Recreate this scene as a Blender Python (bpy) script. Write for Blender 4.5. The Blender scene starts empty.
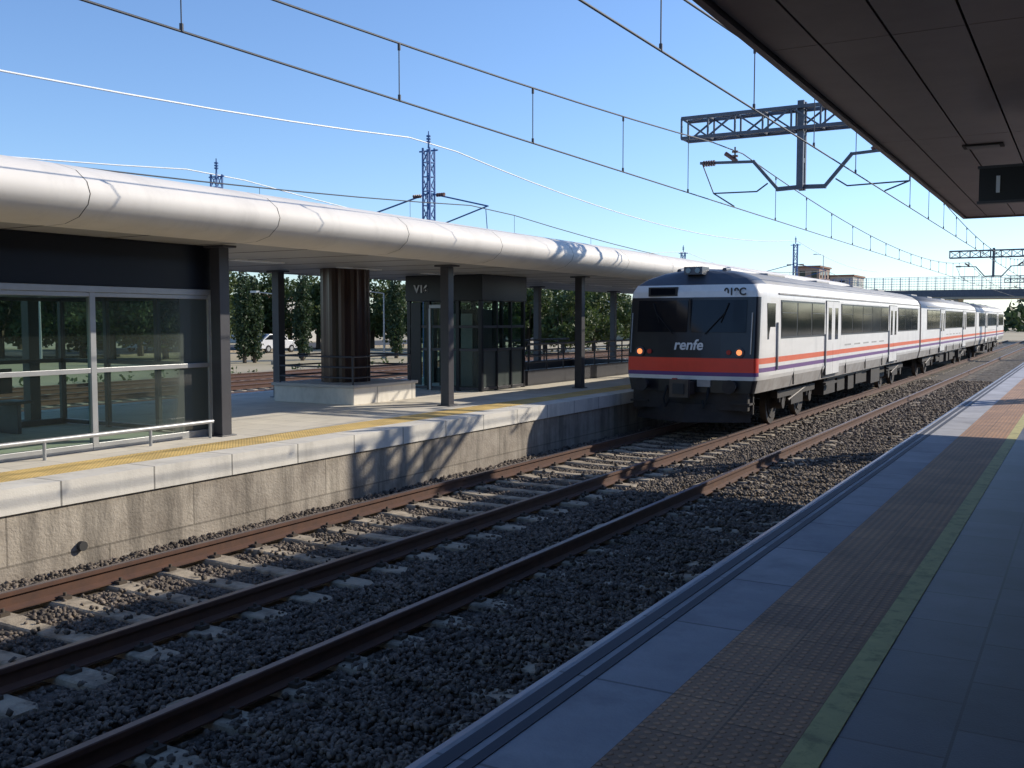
import bpy, math, random, bmesh
import numpy as np
from mathutils import Vector, Matrix
random.seed(7); np.random.seed(7)
S=bpy.context.scene
COS,SIN=.867,.4985
def wp(u,d):
    X=-(1088-u)*COS*d/1002.0
    return X,(d+SIN*X)/COS
# ------------------------------------------------ materials
MATS={}
def M(name,c1,c2=None,rough=.6,metal=0,scale=4,bump=0,bscale=60,detail=6,emis=0,spec=None,contrast=1.0,stretch=None):
    if name in MATS: return MATS[name]
    m=bpy.data.materials.new(name); m.use_nodes=True
    nt=m.node_tree; b=nt.nodes['Principled BSDF']
    c1=tuple(c1)+(1,)
    b.inputs['Roughness'].default_value=rough; b.inputs['Metallic'].default_value=metal
    if spec is not None: b.inputs['Specular IOR Level'].default_value=spec
    tc=nt.nodes.new('ShaderNodeTexCoord'); src=tc.outputs['Object']
    if stretch:
        mp=nt.nodes.new('ShaderNodeMapping'); mp.inputs['Scale'].default_value=stretch
        nt.links.new(src,mp.inputs['Vector']); src2=mp.outputs[0]
    else: src2=src
    if c2 is None: c2=tuple(x*.82 for x in c1[:3])
    c2=tuple(c2)+(1,)
    n=nt.nodes.new('ShaderNodeTexNoise'); n.inputs['Scale'].default_value=scale; n.inputs['Detail'].default_value=detail
    n.inputs['Roughness'].default_value=.65
    nt.links.new(src2,n.inputs['Vector'])
    mr=nt.nodes.new('ShaderNodeMapRange'); w=.22/contrast
    mr.inputs['From Min'].default_value=.5-w; mr.inputs['From Max'].default_value=.5+w
    nt.links.new(n.outputs['Fac'],mr.inputs['Value'])
    mx=nt.nodes.new('ShaderNodeMixRGB'); mx.inputs[1].default_value=c1; mx.inputs[2].default_value=c2
    nt.links.new(mr.outputs[0],mx.inputs[0]); nt.links.new(mx.outputs[0],b.inputs['Base Color'])
    if emis:
        b.inputs['Emission Color'].default_value=c1; b.inputs['Emission Strength'].default_value=emis
    if bump:
        n2=nt.nodes.new('ShaderNodeTexNoise'); n2.inputs['Scale'].default_value=bscale; n2.inputs['Detail'].default_value=4
        nt.links.new(src,n2.inputs['Vector'])
        bp=nt.nodes.new('ShaderNodeBump'); bp.inputs['Strength'].default_value=bump; bp.inputs['Distance'].default_value=.02
        nt.links.new(n2.outputs['Fac'],bp.inputs['Height']); nt.links.new(bp.outputs[0],b.inputs['Normal'])
    MATS[name]=m; return m
def mul_color(m,sock,fac=1.0):
    nt=m.node_tree; b=nt.nodes['Principled BSDF']; old=b.inputs['Base Color'].links[0].from_socket
    mx=nt.nodes.new('ShaderNodeMixRGB'); mx.blend_type='MULTIPLY'; mx.inputs[0].default_value=fac
    nt.links.new(old,mx.inputs[1]); nt.links.new(sock,mx.inputs[2]); nt.links.new(mx.outputs[0],b.inputs['Base Color'])
def add_brick(m,bw,rh,mortar,dark=.45,rot=False,vert=False,c2=(.78,.78,.8,1)):
    nt=m.node_tree
    geo=nt.nodes.new('ShaderNodeNewGeometry'); src=geo.outputs['Position']
    if vert:
        sx=nt.nodes.new('ShaderNodeSeparateXYZ'); cb=nt.nodes.new('ShaderNodeCombineXYZ')
        nt.links.new(src,sx.inputs[0]); nt.links.new(sx.outputs['Y'],cb.inputs['X']); nt.links.new(sx.outputs['Z'],cb.inputs['Y'])
        src=cb.outputs[0]
    elif rot:
        mp=nt.nodes.new('ShaderNodeMapping'); mp.inputs['Rotation'].default_value=(0,0,math.radians(90))
        nt.links.new(src,mp.inputs['Vector']); src=mp.outputs[0]
    br=nt.nodes.new('ShaderNodeTexBrick'); br.inputs['Scale'].default_value=1
    br.inputs['Brick Width'].default_value=bw; br.inputs['Row Height'].default_value=rh
    br.inputs['Mortar Size'].default_value=mortar; br.inputs['Mortar Smooth'].default_value=.2
    br.inputs['Color1'].default_value=(1,1,1,1); br.inputs['Color2'].default_value=c2
    br.inputs['Mortar'].default_value=(dark,dark,dark,1)
    nt.links.new(src,br.inputs['Vector'])
    mul_color(m,br.outputs['Color']); return m
def grime(m,scale,lo,hi,lowval,stretch=(1,1,1)):
    nt=m.node_tree; geo=nt.nodes.new('ShaderNodeNewGeometry'); mp=nt.nodes.new('ShaderNodeMapping'); mp.inputs['Scale'].default_value=stretch
    nt.links.new(geo.outputs['Position'],mp.inputs['Vector'])
    n=nt.nodes.new('ShaderNodeTexNoise'); n.inputs['Scale'].default_value=scale; n.inputs['Detail'].default_value=7; n.inputs['Roughness'].default_value=.7
    nt.links.new(mp.outputs[0],n.inputs['Vector']); mr=nt.nodes.new('ShaderNodeMapRange')
    mr.inputs['From Min'].default_value=lo; mr.inputs['From Max'].default_value=hi; mr.inputs['To Min'].default_value=lowval; mr.inputs['To Max'].default_value=1
    nt.links.new(n.outputs['Fac'],mr.inputs[0]); mul_color(m,mr.outputs[0]); return m
def glass(name,tint,transp,rough=.03):
    m=bpy.data.materials.new(name); m.use_nodes=True; nt=m.node_tree
    b=nt.nodes['Principled BSDF']; b.inputs['Base Color'].default_value=tuple(x*.12 for x in tint)+(1,)
    b.inputs['Roughness'].default_value=rough
    tr=nt.nodes.new('ShaderNodeBsdfTransparent'); tr.inputs[0].default_value=tuple(tint)+(1,)
    mx=nt.nodes.new('ShaderNodeMixShader'); fr=nt.nodes.new('ShaderNodeFresnel'); fr.inputs[0].default_value=1.5
    mr=nt.nodes.new('ShaderNodeMapRange'); mr.inputs['To Min'].default_value=1-transp; mr.inputs['To Max'].default_value=1
    nt.links.new(fr.outputs[0],mr.inputs[0]); nt.links.new(mr.outputs[0],mx.inputs[0])
    nt.links.new(tr.outputs[0],mx.inputs[1]); nt.links.new(b.outputs[0],mx.inputs[2])
    nt.links.new(mx.outputs[0],nt.nodes['Material Output'].inputs[0]); MATS[name]=m; return m

M('platform_concrete',(.58,.55,.50),(.46,.43,.40),.85,scale=1.5,bump=.25,bscale=90)
M('wall_concrete',(.52,.46,.38),(.31,.265,.215),.9,scale=1.3,bump=.5,bscale=35,contrast=1.2,stretch=(1,1,1.6))
add_brick(MATS['wall_concrete'],2.3,5.0,.012,.55,vert=True); grime(MATS['wall_concrete'],1.1,.38,.55,.55,(1,2.5,.35))
M('coping',(.82,.78,.70),(.72,.68,.61),.8,scale=3,bump=.15); add_brick(MATS['coping'],1.15,9,.012,.35,vert=True,c2=(.9,.9,.9,1)); grime(MATS['coping'],1.5,.35,.52,.8,(1,1.6,.5))
M('coping_top',(.48,.48,.51),(.36,.36,.39),.8,scale=3,bump=.15); add_brick(MATS['coping_top'],1.0,20.3,.010,.45,rot=True); grime(MATS['coping_top'],1.2,.35,.5,.75)
M('paving_left',(.80,.74,.63),(.70,.65,.56),.8,scale=1.2,bump=.12); add_brick(MATS['paving_left'],.6,.6,.008,.6,c2=(.9,.9,.9,1)); grime(MATS['paving_left'],.8,.36,.5,.85)
M('paving_right',(.125,.125,.16),(.09,.09,.12),.5,scale=1.6,bump=.12,bscale=120); add_brick(MATS['paving_right'],.6,.4,.007,.3,rot=True,c2=(.68,.68,.72,1)); grime(MATS['paving_right'],1.6,.35,.55,.72)
M('dark_groove',(.035,.04,.065),(.025,.03,.05),.7)
M('yellow_line',(.55,.50,.20),(.42,.39,.17),.7,scale=8); grime(MATS['yellow_line'],9,.36,.5,.6)
def tactile(name,c1,c2,pitch=.05,dk=.5,wk=.7):
    m=M(name,c1,c2,.7,scale=2.5)
    nt=m.node_tree; b=nt.nodes['Principled BSDF']
    geo=nt.nodes.new('ShaderNodeNewGeometry'); sx=nt.nodes.new('ShaderNodeSeparateXYZ'); nt.links.new(geo.outputs['Position'],sx.inputs[0])
    outs=[]
    for a in 'XY':
        mu=nt.nodes.new('ShaderNodeMath'); mu.operation='MULTIPLY'; mu.inputs[1].default_value=2*math.pi/pitch
        nt.links.new(sx.outputs[a],mu.inputs[0]); si=nt.nodes.new('ShaderNodeMath'); si.operation='SINE'; nt.links.new(mu.outputs[0],si.inputs[0]); outs.append(si)
    ad=nt.nodes.new('ShaderNodeMath'); ad.operation='ADD'; nt.links.new(outs[0].outputs[0],ad.inputs[0]); nt.links.new(outs[1].outputs[0],ad.inputs[1])
    mr=nt.nodes.new('ShaderNodeMapRange'); mr.inputs['From Min'].default_value=.3; mr.inputs['From Max'].default_value=1.1
    nt.links.new(ad.outputs[0],mr.inputs[0])
    bp=nt.nodes.new('ShaderNodeBump'); bp.inputs['Distance'].default_value=.006; bp.inputs['Strength'].default_value=1
    nt.links.new(mr.outputs[0],bp.inputs['Height']); nt.links.new(bp.outputs[0],b.inputs['Normal'])
    add_brick(m,.4,.3,.006,dk,rot=True)
    old=b.inputs['Base Color'].links[0].from_socket
    mx=nt.nodes.new('ShaderNodeMixRGB'); mx.blend_type='MULTIPLY'; mx.inputs[2].default_value=(1.6,1.5,1.4,1)
    nt.links.new(mr.outputs[0],mx.inputs[0]); nt.links.new(old,mx.inputs[1]); nt.links.new(mx.outputs[0],b.inputs['Base Color'])
    grime(m,1.4,.35,.5,wk); return m
tactile('tactile_brown',(.40,.225,.12),(.30,.17,.10))
tactile('tactile_yellow',(.76,.55,.20),(.66,.48,.19),dk=.75,wk=.85)
M('ballast_ground',(.15,.125,.10),(.055,.045,.04),.95,scale=22,bump=1,bscale=28,contrast=1.3)
M('earth',(.48,.40,.28),(.34,.29,.17),.95,scale=.08,bump=.2,bscale=3,detail=10)
M('sleeper_concrete',(.50,.42,.31),(.32,.265,.20),.9,scale=3,bump=.3,bscale=60); grime(MATS['sleeper_concrete'],5,.38,.55,.5)
M('rail_rust',(.12,.055,.033),(.07,.036,.027),.8,scale=6)
M('rail_top',(.30,.27,.28),(.20,.17,.17),.35,metal=.7,scale=5,stretch=(1,.2,1))
M('clip',(.08,.06,.045),rough=.8)
m=M('ballast_stone',(.21,.17,.135),(.095,.078,.065),.9,scale=3)
nt=m.node_tree; vo=nt.nodes.new('ShaderNodeTexVoronoi'); vo.inputs['Scale'].default_value=18
g=nt.nodes.new('ShaderNodeNewGeometry'); nt.links.new(g.outputs['Position'],vo.inputs['Vector'])
sx=nt.nodes.new('ShaderNodeSeparateXYZ'); nt.links.new(vo.outputs['Color'],sx.inputs[0])
mr=nt.nodes.new('ShaderNodeMapRange'); mr.inputs['To Min'].default_value=.4; mr.inputs['To Max'].default_value=1.4; nt.links.new(sx.outputs[0],mr.inputs[0])
mul_color(m,mr.outputs[0])
M('canopy_white',(.80,.75,.68),(.72,.67,.61),.62,scale=.7,spec=.3); grime(MATS['canopy_white'],.9,.36,.5,.9,(1,2,.6))
M('canopy_soffit',(.40,.39,.38),(.34,.33,.32),.5,scale=1)
M('canopy_top',(.6,.6,.6),(.5,.5,.5),.6)
M('joint_dark',(.05,.05,.05),rough=.8)
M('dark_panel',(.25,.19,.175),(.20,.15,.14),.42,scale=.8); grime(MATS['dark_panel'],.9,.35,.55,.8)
M('post_dark',(.055,.055,.065),(.04,.04,.05),.45,scale=3)
M('column_brown',(.06,.030,.022),(.03,.018,.016),.28,metal=.3,scale=2,stretch=(3,3,.3))
M('black_cladding',(.014,.016,.024),(.010,.012,.017),.3,scale=1,spec=.3)
M('aluminium',(.42,.43,.44),(.34,.35,.36),.4,metal=.4)
M('steel_grey',(.10,.115,.15),(.065,.075,.095),.5,metal=.2,scale=6)
M('steel_blue',(.05,.15,.38),(.04,.11,.28),.5,scale=6)
M('insulator',(.16,.07,.05),rough=.3)
M('wire',(.06,.065,.08),rough=.6)
M('wire_bright',(.9,.9,.9),rough=.4)
M('sign_white',(.85,.85,.85),rough=.5)
M('sign_grey',(.30,.38,.38),rough=.5)
glass('shelter_glass',(.70,.83,.76),.92)
glass('frosted_glass',(.62,.74,.72),.55,.25)
M('train_white',(.84,.81,.77),(.74,.71,.67),.38,scale=1.2,stretch=(1,.6,3)); grime(MATS['train_white'],1.3,.33,.5,.88,(1,1.5,.4))
M('train_lower',(.50,.48,.45),(.30,.26,.23),.5,scale=2.5)
M('train_orange',(.78,.13,.03),(.68,.11,.035),.4)
M('train_red',(.95,.065,.03),(.85,.06,.03),.4)
M('train_purple',(.17,.055,.24),(.13,.05,.19),.4)
M('train_black',(.018,.018,.022),(.012,.012,.015),.32)
M('train_roof',(.34,.33,.32),(.23,.22,.21),.6,scale=2)
M('train_dome',(.085,.095,.115),(.06,.065,.08),.4,scale=2)
M('train_window',(.010,.012,.016),(.006,.008,.012),.08,spec=.28)
M('underframe',(.055,.046,.042),(.03,.026,.024),.8,scale=5)
M('wheel_steel',(.12,.10,.085),(.065,.055,.05),.55,metal=.4)
M('lamp_warm',(1,.30,.10),rough=.3,emis=1.2)
M('lamp_red',(.5,.02,.02),rough=.3)
M('bark',(.10,.075,.05),(.06,.045,.03),.9)
M('brick_wall',(.36,.25,.19),(.30,.2,.16),.85,scale=2)
M('render_wall',(.55,.52,.46),(.48,.45,.40),.85,scale=1)
M('roof_tile',(.28,.14,.09),(.2,.1,.07),.8)
M('asphalt',(.06,.06,.06),(.045,.045,.045),.9)
M('car_paint',(.75,.75,.76),rough=.3)
M('rubber',(.02,.02,.02),rough=.9)
def leafmat(name,c1,c2):
    m=M(name,c1,c2,.6,scale=.9,contrast=1.6)
    nt=m.node_tree; b=nt.nodes['Principled BSDF']
    t=nt.nodes.new('ShaderNodeBsdfTranslucent'); mx=nt.nodes.new('ShaderNodeMixShader'); mx.inputs[0].default_value=.3
    nt.links.new(b.inputs['Base Color'].links[0].from_socket,t.inputs[0])
    nt.links.new(b.outputs[0],mx.inputs[1]); nt.links.new(t.outputs[0],mx.inputs[2]); nt.links.new(mx.outputs[0],nt.nodes['Material Output'].inputs[0])
leafmat('leaf',(.048,.085,.022),(.10,.125,.036)); leafmat('leaf_dark',(.03,.055,.022),(.05,.08,.028))
# ------------------------------------------------ mesh builder
def empty(name,loc=(0,0,0)):
    o=bpy.data.objects.new(name,None); o.location=loc; o.empty_display_size=.3; S.collection.objects.link(o); return o
class MB:
    def __init__(s): s.v=[];s.f=[];s.m=[];s.names=[];s.sm=[]
    def mi(s,n):
        if n not in s.names: s.names.append(n)
        return s.names.index(n)
    def add(s,vs,fs,mat,smooth=False):
        o=len(s.v); s.v+= [tuple(v) for v in vs]; k=s.mi(mat)
        for f in fs: s.f.append(tuple(i+o for i in f)); s.m.append(k); s.sm.append(smooth)
    def box(s,x0,x1,y0,y1,z0,z1,mat):
        vs=[(x,y,z) for z in (z0,z1) for y in (y0,y1) for x in (x0,x1)]
        s.add(vs,[(0,2,3,1),(4,5,7,6),(0,1,5,4),(2,6,7,3),(0,4,6,2),(1,3,7,5)],mat)
    def pane(s,a,c,z0,z1,mat):
        s.add([(a[0],a[1],z0),(c[0],c[1],z0),(c[0],c[1],z1),(a[0],a[1],z1)],[(0,1,2,3)],mat)
    def bar(s,p0,p1,w,h,mat):
        p0=Vector(p0);p1=Vector(p1);d=(p1-p0).normalized()
        up=Vector((0,0,1)) if abs(d.z)<.95 else Vector((0,1,0))
        a=d.cross(up).normalized()*w/2; b=a.cross(d).normalized()*h/2
        vs=[p+q for p in (p0,p1) for q in (-a-b,a-b,a+b,-a+b)]
        s.add(vs,[(0,1,2,3),(7,6,5,4),(0,4,5,1),(1,5,6,2),(2,6,7,3),(3,7,4,0)],mat)
    def tube(s,p0,p1,r,mat,n=8,r1=None,caps=True):
        p0=Vector(p0);p1=Vector(p1);d=(p1-p0).normalized(); r1=r if r1 is None else r1
        up=Vector((0,0,1)) if abs(d.z)<.95 else Vector((0,1,0))
        a=d.cross(up).normalized(); b=a.cross(d).normalized(); vs=[]
        for p,rr in ((p0,r),(p1,r1)):
            for i in range(n):
                t=2*math.pi*i/n; vs.append(p+a*math.cos(t)*rr+b*math.sin(t)*rr)
        fs=[(i,(i+1)%n,n+(i+1)%n,n+i) for i in range(n)]
        s.add(vs,fs,mat,True)
        if caps: s.add(vs,[tuple(range(n-1,-1,-1)),tuple(range(n,2*n))],mat)
    def poly(s,pts,r,mat,n=5):
        for a,b in zip(pts[:-1],pts[1:]): s.tube(a,b,r,mat,n,caps=False)
    def extr(s,prof,y0,y1,mat,caps=True,smooth=False):
        n=len(prof); vs=[(x,y0,z) for x,z in prof]+[(x,y1,z) for x,z in prof]
        s.add(vs,[(i,(i+1)%n,n+(i+1)%n,n+i) for i in range(n)],mat,smooth)
        if caps: s.add(vs,[tuple(range(n)),tuple(range(2*n-1,n-1,-1))],mat)
    def build(s,name,parent=None,bevel=0):
        v=np.array(s.v); c=np.array([(v[:,0].min()+v[:,0].max())/2,(v[:,1].min()+v[:,1].max())/2,v[:,2].min()])
        me=bpy.data.meshes.new(name); me.from_pydata((v-c).tolist(),[],s.f)
        for n in s.names: me.materials.append(MATS[n])
        me.polygons.foreach_set('material_index',s.m); me.polygons.foreach_set('use_smooth',s.sm); me.update()
        bm=bmesh.new(); bm.from_mesh(me); bmesh.ops.recalc_face_normals(bm,faces=bm.faces); bm.to_mesh(me); bm.free()
        o=bpy.data.objects.new(name,me); S.collection.objects.link(o)
        loc=Vector(c)
        if parent: o.parent=parent; loc=loc-parent.location
        o.location=loc
        if bevel:
            md=o.modifiers.new('b','BEVEL'); md.width=bevel; md.segments=2; md.limit_method='ANGLE'; md.angle_limit=math.radians(40)
        return o
def text(body,size,loc,mat,parent,name,rot=(math.radians(90),0,0),bold=0.0,shear=0):
    c=bpy.data.curves.new(name,'FONT'); c.body=body; c.size=size; c.align_x='CENTER'; c.extrude=.004; c.offset=bold; c.shear=shear
    c.materials.append(MATS[mat]); o=bpy.data.objects.new(name,c); S.collection.objects.link(o); o.rotation_euler=rot
    l=Vector(loc)
    if parent: o.parent=parent; l=l-parent.location
    o.location=l; return o
# ------------------------------------------------ ground
b=MB(); b.add([(-2500,-1500,-.32),(2500,-1500,-.32),(2500,3500,-.32),(-2500,3500,-.32)],[(0,1,2,3)],'earth'); b.build('ground')
b=MB(); b.box(-8.9,-2.05,-15,140,-.33,-.215,'ballast_ground'); b.box(-34,-16.1,-30,160,-.33,-.20,'ballast_ground'); b.build('ballast_bed')
b=MB(); b.box(-80,-62,-60,220,-.33,-.30,'asphalt'); b.box(-61.9,-61.7,-60,220,-.33,-.18,'sleeper_concrete'); b.build('road')
# ------------------------------------------------ tracks
def track(xc,y0,y1,detail):
    E=empty('railway_track',(xc,(y0+y1)/2,0))
    b=MB()
    for sx in (-1,1):
        xr=xc+sx*.87
        prof=[(-.075,-.16),(.075,-.16),(.075,-.148),(.012,-.125),(.010,-.045),(.036,-.035),(.036,-.004),(.030,0),(-.030,0),(-.036,-.004),(-.036,-.035),(-.010,-.045),(-.012,-.125),(-.075,-.148)]
        b.extr([(xr+a,z) for a,z in prof],y0,y1,'rail_rust')
        b.add([(xr-.028,y0,.002),(xr+.028,y0,.002),(xr+.028,y1,.002),(xr-.028,y1,.002)],[(0,1,2,3)],'rail_top')
    b.build('rails',E)
    b=MB(); y=y0+.3
    while y<y1:
        jx=random.uniform(-.03,.03); jz=random.uniform(-.006,.004); w=.135; jr=random.uniform(-.012,.012)
        secs=[(-1.3,.10,-.185),(-1.25,w,-.168),(-.62,w,-.162),(-.4,.11,-.182),(.4,.11,-.182),(.62,w,-.162),(1.25,w,-.168),(1.3,.10,-.185)]
        vs=[];fs=[]
        for x,hw,z in secs:
            z+=jz; yc=y+jr*x
            vs+=[(xc+jx+x,yc-hw-.02,-.32),(xc+jx+x,yc-hw+.012,z-.012),(xc+jx+x,yc-hw+.03,z),(xc+jx+x,yc+hw-.03,z),(xc+jx+x,yc+hw-.012,z-.012),(xc+jx+x,yc+hw+.02,-.32)]
        n=6
        for k in range(len(secs)-1):
            for i in range(n-1): fs.append((k*n+i,k*n+i+1,(k+1)*n+i+1,(k+1)*n+i))
        fs.append(tuple(range(n))); fs.append(tuple(range(len(vs)-n,len(vs))))
        b.add(vs,fs,'sleeper_concrete')
        if detail and y<34:
            for sx in (-1,1):
                for q in (-1,1):
                    xx=xc+sx*.87+q*.11; b.box(xx-.04,xx+.04,y-.045,y+.045,-.175,-.135,'clip'); b.tube((xx,y,-.14),(xx,y,-.105),.016,'clip',6)
        y+=.6
    b.build('sleepers',E)
track(-3.88,-6,130,True); track(-7.18,-6,130,True)
for x in (-18.3,-23.2,-27.5,-31.5): track(x,-10,130,False)
def stones(regs):
    P=[];R=[]
    for (x0,x1,y0,y1,dens,s0,s1) in regs:
        n=int((x1-x0)*(y1-y0)*dens); x=np.random.uniform(x0,x1,n); y=np.random.uniform(y0,y1,n); s=np.random.uniform(s0,s1,n)
        keep=np.ones(n,bool); z=np.random.uniform(-.24,-.20,n)
        patch=np.sin(x*2.1+y*1.3)*np.sin(y*.9-x*1.7)
        for xc in (-3.88,-7.18):
            for q in (-.87,.87): keep&=np.abs(x-(xc+q))>.10
            yy=np.abs(((y-(-6+.3)+.3)%.6)-.3); dx=np.abs(x-xc); ons=(yy<.145)&(dx<1.33)
            if xc<-5: pr=np.where(dx<.6,.035+.05*patch,.02+.03*patch)
            else:
                pr=np.where(dx<.70,.55+.4*patch,.05+.07*patch)
                z=np.where((dx<.6),z+.02,z)
            pr=np.where((dx>1.2),pr+.06,pr)
            keep&=~(ons&(np.random.rand(n)>pr))
            z=np.where(ons&keep,np.maximum(z,-.165+np.random.uniform(-.012,.006,n)),z)
        z+=np.where(x<-8.45,.05*(-8.45-x)/.4,0)+np.where(np.abs(x+5.53)<.35,.03,0)
        z+=.010*np.sin(x*3.1+1.3*np.sin(y*1.7))*np.cos(y*2.3+x)
        P.append(np.stack([x,y,z],1)[keep]); R.append(s[keep])
    P=np.concatenate(P);R=np.concatenate(R);n=len(P)
    c=np.array([(x,y,z) for z in (-1,1) for y in (-1,1) for x in (-1,1)],float)
    V=c[None]*np.random.uniform(.55,1.1,(n,8,3))*np.random.uniform(.6,1.2,(n,1,3))
    q=np.random.normal(size=(n,4)); q/=np.linalg.norm(q,axis=1,keepdims=True); w,x,y,z=q.T
    Rm=np.stack([1-2*(y*y+z*z),2*(x*y-z*w),2*(x*z+y*w),2*(x*y+z*w),1-2*(x*x+z*z),2*(y*z-x*w),2*(x*z-y*w),2*(y*z+x*w),1-2*(x*x+y*y)],1).reshape(n,3,3)
    V=np.einsum('nij,nkj->nki',Rm,V)*R[:,None,None]+P[:,None]
    f=np.array([(0,2,3,1),(4,5,7,6),(0,1,5,4),(2,6,7,3),(0,4,6,2),(1,3,7,5)])
    F=(f[None]+8*np.arange(n)[:,None,None]).reshape(-1)
    me=bpy.data.meshes.new('ballast_stones'); me.vertices.add(n*8); me.vertices.foreach_set('co',V.reshape(-1))
    me.loops.add(len(F)); me.loops.foreach_set('vertex_index',F); me.polygons.add(n*6)
    me.polygons.foreach_set('loop_start',np.arange(n*6)*4); me.polygons.foreach_set('loop_total',np.full(n*6,4))
    me.materials.append(MATS['ballast_stone']); me.update(calc_edges=True); me.validate()
    o=bpy.data.objects.new('ballast_gravel',me); S.collection.objects.link(o)
stones([(-8.85,-2.5,2.4,11,1350,.011,.025),(-8.85,-2.3,11,22,650,.016,.031),(-8.85,-2.3,22,45,180,.03,.05)])
# ------------------------------------------------ platforms
b=MB()
b.box(-16.1,-8.92,-15,120,-.33,.744,'paving_left')
b.box(-8.92,-8.85,-15,120,-.33,.50,'wall_concrete')
b.box(-9.25,-8.82,-15,120,.50,.75,'coping')
b.box(-9.87,-9.252,-15,120,.70,.750,'tactile_yellow')
b.box(-16.13,-15.7,-15,120,.5,.75,'coping')
b.tube((-8.80,6.55,.05),(-8.86,6.55,.05),.05,'joint_dark',12)
b.build('island_platform')
b=MB()
b.box(-1.5,14,-12,120,-.33,.742,'paving_right')
b.box(-2.05,-1.5,-12,120,-.33,.744,'coping_top')
b.box(-2.02,-1.955,-12,120,.73,.748,'dark_groove'); b.box(-1.915,-1.865,-12,120,.73,.748,'dark_groove')
b.box(-1.498,-.91,-12,120,.73,.746,'tactile_brown'); b.box(-.908,-.79,-12,120,.73,.747,'yellow_line')
b.build('side_platform')
# ------------------------------------------------ island canopy
E=empty('island_platform_canopy',(-12.5,15,.75))
half=[(-9.75,3.36),(-9.45,3.37),(-9.22,3.43),(-9.07,3.55),(-9.03,3.66),(-9.08,3.79),(-9.25,3.92),(-9.6,4.02),(-10.3,4.08)]
b=MB(); y=-10.0; Y1=46
while y<Y1:
    ye=min(y+2.82,Y1)-.012
    for k in (0,1):
        pr=[(x if k==0 else -25.0-x,z) for x,z in half]
        vs=[(x,y,z) for x,z in pr]+[(x,ye,z) for x,z in pr]; n=len(pr)
        b.add(vs,[(i,i+1,n+i+1,n+i) for i in range(n-1)],'canopy_white',True)
    y+=2.82
for k in (0,1):
    pr=[((x-.02 if k==0 else -25.0-x+.02),3.72+(z-3.72)*.95) for x,z in half]
    b.extr(pr,-9.9,Y1-.1,'joint_dark')
b.box(-15.24,-9.76,-10,Y1,3.37,3.43,'canopy_soffit')
b.box(-14.75,-10.25,-10,Y1,3.95,4.085,'canopy_top')
b.box(-15.6,-9.4,Y1-.02,Y1,3.42,4.0,'canopy_white')
b.build('roof',E)
b=MB()
for i in range(-2,7):
    yy=10+5.65*i
    for x in (-10.4,-14.6):
        b.box(x-.09,x+.09,yy-.09,yy+.09,.74,3.38,'post_dark'); b.box(x-.14,x+.14,yy-.14,yy+.14,.74,.76,'post_dark')
        b.box(x-.2,x+.2,yy-.13,yy+.13,3.34,3.372,'post_dark')
b.build('posts',E,.006)
b=MB()
for yy in np.arange(1,44,2.82): b.box(-12.6,-12.4,yy,yy+1.2,3.352,3.372,'sign_white')
for yy in np.arange(-10,Y1,1.41): b.box(-15.2,-9.8,yy,yy+.012,3.366,3.3695,'joint_dark')
b.build('light_fixtures',E)
# ------------------------------------------------ waiting room
E=empty('glass_waiting_room',(-12.2,6.2,.75))
x0,x1,y0,y1=-13.8,-10.6,.6,9.98
b=MB(); b.box(x0-.03,x1+.03,y0,y1+.03,2.77,3.365,'black_cladding'); b.box(x0,x1+.05,y0,y1+.05,2.69,2.767,'aluminium'); b.build('header',E,.004)
b=MB(); g=MB()
ys=[y1-1.9*i for i in range(5)]+[y0]
for X in (x1,x0):
    mt='aluminium' if X==x1 else 'post_dark'
    for yy in ys: b.box(X-.035,X+.035,yy-.04,yy+.04,.745,2.69,mt)
    for z,h in ((.79,.045),(1.73,.03),(2.66,.025)):
        for a,c in zip(ys[1:],ys[:-1]): b.box(X-.03,X+.03,a+.041,c-.041,z-h,z+h,mt)
    for a,c in zip(ys[1:],ys[:-1]): g.pane((X,a+.04),(X,c-.04),.83,2.64,'shelter_glass')
for yy in (y1,y0):
    for xx in (-12.75,-11.65): b.box(xx-.035,xx+.035,yy-.035,yy+.035,.745,2.69,'post_dark')
    for z in (.79,1.73,2.66): b.box(x0+.04,x1-.04,yy-.025,yy+.025,z-.03,z+.03,'post_dark')
    g.pane((x0+.04,yy),(x1-.04,yy),.83,2.64,'shelter_glass')
b.build('frames',E,.004); g.build('glazing',E)
b=MB()
for yy in (2.2,5.1,8.0):
    b.box(-13.4,-12.95,yy-.9,yy+.9,1.17,1.21,'post_dark'); b.box(-13.5,-13.44,yy-.9,yy+.9,1.3,1.65,'post_dark')
    for q in (-.7,.7): b.box(-13.45,-13.0,yy+q-.03,yy+q+.03,.745,1.17,'steel_grey')
b.build('bench_seating',E,.008)
b=MB(); g0,g1=1.0,9.75
b.tube((-10.32,g0,.97),(-10.32,g1,.97),.028,'aluminium',10)
for yy in (1.6,4.4,7.2,8.7,9.7): b.tube((-10.32,yy,.745),(-10.32,yy,.97),.02,'aluminium',8)
b.build('low_guard_rail')
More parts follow.
